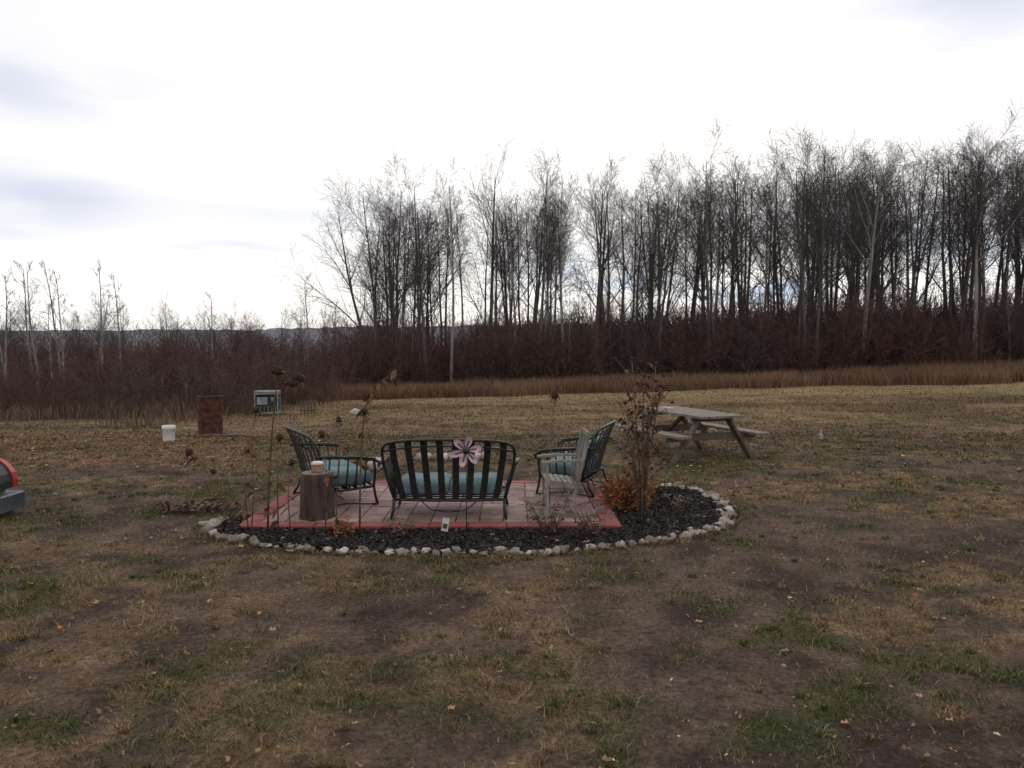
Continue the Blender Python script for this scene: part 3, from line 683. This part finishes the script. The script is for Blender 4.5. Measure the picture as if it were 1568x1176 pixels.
for i in range(34):
    x=-19+random.random()*11;y=23.5+random.random()*6
    if x>-8.6 and y<26: continue
    inst('brush',random.choice([BM[0],BM[2],BM[1]]),x,y,random.uniform(.28,.6),lb)
for (x,y,s) in [(-11.9,28,.9),(-12.9,27.5,.9),(-13.6,29,.95),(-11.0,29,.8),(-14.6,28,.75),(-9.8,29,.65),(-8.8,30,.55),(-16,30,.7),(-12.4,26,.6),(-17.5,31,.6),(-9.4,26.5,.45)]:
    inst('bare_shrub',BM[random.choice([0,2,0])],x,y,s)
AS=[tree_mesh('asp',7,[b_pale,b_twig],n=[15,5,4],t0=[.25,.2,.1],bl=.24,rmin=.007,r0=.075,ang=[(20,50),(20,55),(25,60)]) for i in range(4)]
for (x,y,s) in [(-21.5,34,.85),(-20.7,35,.92),(-20.2,36,.98),(-19.6,35,.85),(-19.0,37,.95),(-18.2,35,.75),(-17.6,36,.88),(-22.6,35,.9),(-18.9,33,.65),(-24,36,.95),(-21.1,33.5,.7),(-22.1,37,.95),(-14.5,39,.75),(-15.2,40,.6),(-11.4,45,.95),(-11.9,46,.7)]:
    inst('aspen_tree',random.choice(AS),x,y,s)
ft=empty('distant_treeline')
for i in range(380):
    y=78+60*random.random();x=-.75*y+random.random()*y*1.7
    if x>y*-.1 and i%4: continue
    o=inst('tree',random.choice(TM),x,y,random.uniform(.42,.74)*(.75+.5*float(fbm(x*.05,y*.05,93))),ft)
for i in range(240):
    y=60+50*random.random();x=-.75*y+random.random()*y*1.3
    inst('brush',random.choice(BM),x,y,random.uniform(.9,1.8),ft)
# distant hills
m_hill=nmat('hazed_hill_woods',(.085,.085,.105),(.13,.13,.155),.06,1,0,0,detail=10)  # wooded hills, with distance haze painted into the base colour as blue-grey
xs=np.linspace(-900,900,500);rows=[]
for (yy,k_) in [(430,0),(480,.55),(520,1),(700,.8)]:
    zz=-5+(9+6*fbm(xs*.006,xs*0+yy*.001,80)+1.5*vn(xs*.25,xs*0,81)+4*sm((xs+260)/250))*k_
    rows.append(np.stack([xs,np.full_like(xs,yy),zz],1))
V=np.concatenate(rows);n=len(xs);I=(np.arange(3)[:,None]*n+np.arange(n-1)[None]).ravel()
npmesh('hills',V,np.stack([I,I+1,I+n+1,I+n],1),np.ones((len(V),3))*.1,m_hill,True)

# ------------------------------------------------------------ sky
w=bpy.data.worlds.new('World');scene.world=w;w.use_nodes=True;nt=w.node_tree;nt.nodes.clear()
N=lambda t:nt.nodes.new(t)
out=N('ShaderNodeOutputWorld');sky=N('ShaderNodeTexSky');sky.sky_type='NISHITA';sky.sun_disc=False
SE,SA=R(28),R(12)
sky.sun_elevation=SE;sky.sun_rotation=SA
bg1=N('ShaderNodeBackground');bg1.inputs[1].default_value=.08;nt.links.new(sky.outputs[0],bg1.inputs[0])
tc=N('ShaderNodeTexCoord');sp=N('ShaderNodeSeparateXYZ');nt.links.new(tc.outputs['Generated'],sp.inputs[0])
def M(op,a,b=None,c=None):
    m=N('ShaderNodeMath');m.operation=op
    for i,v in enumerate((a,b,c)):
        if v is None:continue
        if isinstance(v,(int,float)): m.inputs[i].default_value=v
        else: nt.links.new(v,m.inputs[i])
    return m.outputs[0]
az=M('ARCTAN2',sp.outputs[0],sp.outputs[1]);el=M('ARCSINE',sp.outputs[2])
cb=N('ShaderNodeCombineXYZ');nt.links.new(M('MULTIPLY',az,2.2),cb.inputs[0]);nt.links.new(M('MULTIPLY',el,9),cb.inputs[1])
nz=N('ShaderNodeTexNoise');nz.inputs['Scale'].default_value=1.6;nz.inputs['Detail'].default_value=5;nz.inputs['Distortion'].default_value=.3;nt.links.new(cb.outputs[0],nz.inputs['Vector'])
nd=M('SUBTRACT',nz.outputs['Fac'],.5)
azd=M('ADD',az,M('MULTIPLY',nd,.25));eld=M('ADD',el,M('MULTIPLY',nd,.10))
def blob(a,e,sa,se,st):
    u=M('DIVIDE',M('SUBTRACT',azd,R(a)),R(sa));v=M('DIVIDE',M('SUBTRACT',eld,R(e)),R(se))
    return M('MULTIPLY',M('EXPONENT',M('MULTIPLY',M('ADD',M('MULTIPLY',u,u),M('MULTIPLY',v,v)),-1)),st)
tot=None
for bl in [(-31,15,7,1.5,.5),(-31,8.3,7,1.9,.72),(-20,5.6,6,.6,.45),(-15,8.5,8,1.6,.40),(29,20.5,8,2.6,.75),(-60,20,30,8,.7),(60,16,25,6,.6)]:
    o_=blob(*bl);tot=o_ if tot is None else M('ADD',tot,o_)
tot=M('MINIMUM',tot,1.0)
mx=N('ShaderNodeMix');mx.data_type='RGBA';nt.links.new(tot,mx.inputs[0])
mx.inputs[6].default_value=(1.22,1.18,1.15,1);mx.inputs[7].default_value=(.60,.67,.84,1)
bl2=M('MULTIPLY',blob(19,5.2,15,2.4,1.0),M('MINIMUM',M('MAXIMUM',M('MULTIPLY',M('SUBTRACT',nz.outputs['Fac'],.43),9),0),1))
mx2=N('ShaderNodeMix');mx2.data_type='RGBA';nt.links.new(bl2,mx2.inputs[0]);nt.links.new(mx.outputs[2],mx2.inputs[6]);mx2.inputs[7].default_value=(.34,.58,.92,1)
bg2=N('ShaderNodeBackground');bg2.inputs[1].default_value=1;nt.links.new(mx2.outputs[2],bg2.inputs[0])
ms=N('ShaderNodeMixShader');ms.inputs[0].default_value=.91;nt.links.new(bg1.outputs[0],ms.inputs[1]);nt.links.new(bg2.outputs[0],ms.inputs[2]);nt.links.new(ms.outputs[0],out.inputs[0])
sl=bpy.data.lights.new('sun','SUN');sl.energy=.5;sl.angle=R(14);sl.color=(1,.95,.88)
so=bpy.data.objects.new('sun',sl);col.objects.link(so)
dv=Vector((math.sin(SA)*math.cos(SE),math.cos(SA)*math.cos(SE),math.sin(SE)));so.rotation_euler=dv.to_track_quat('Z','Y').to_euler()
cam=bpy.data.cameras.new('camera');cam.sensor_width=36;cam.lens=28.2;cam.clip_end=4000;cam.clip_start=.05
co=bpy.data.objects.new('camera',cam);col.objects.link(co);co.location=(0,0,1.95);co.rotation_euler=(R(90-3.16),0,0);scene.camera=co
scene.view_settings.view_transform='Standard';scene.view_settings.look='None';scene.view_settings.exposure=0
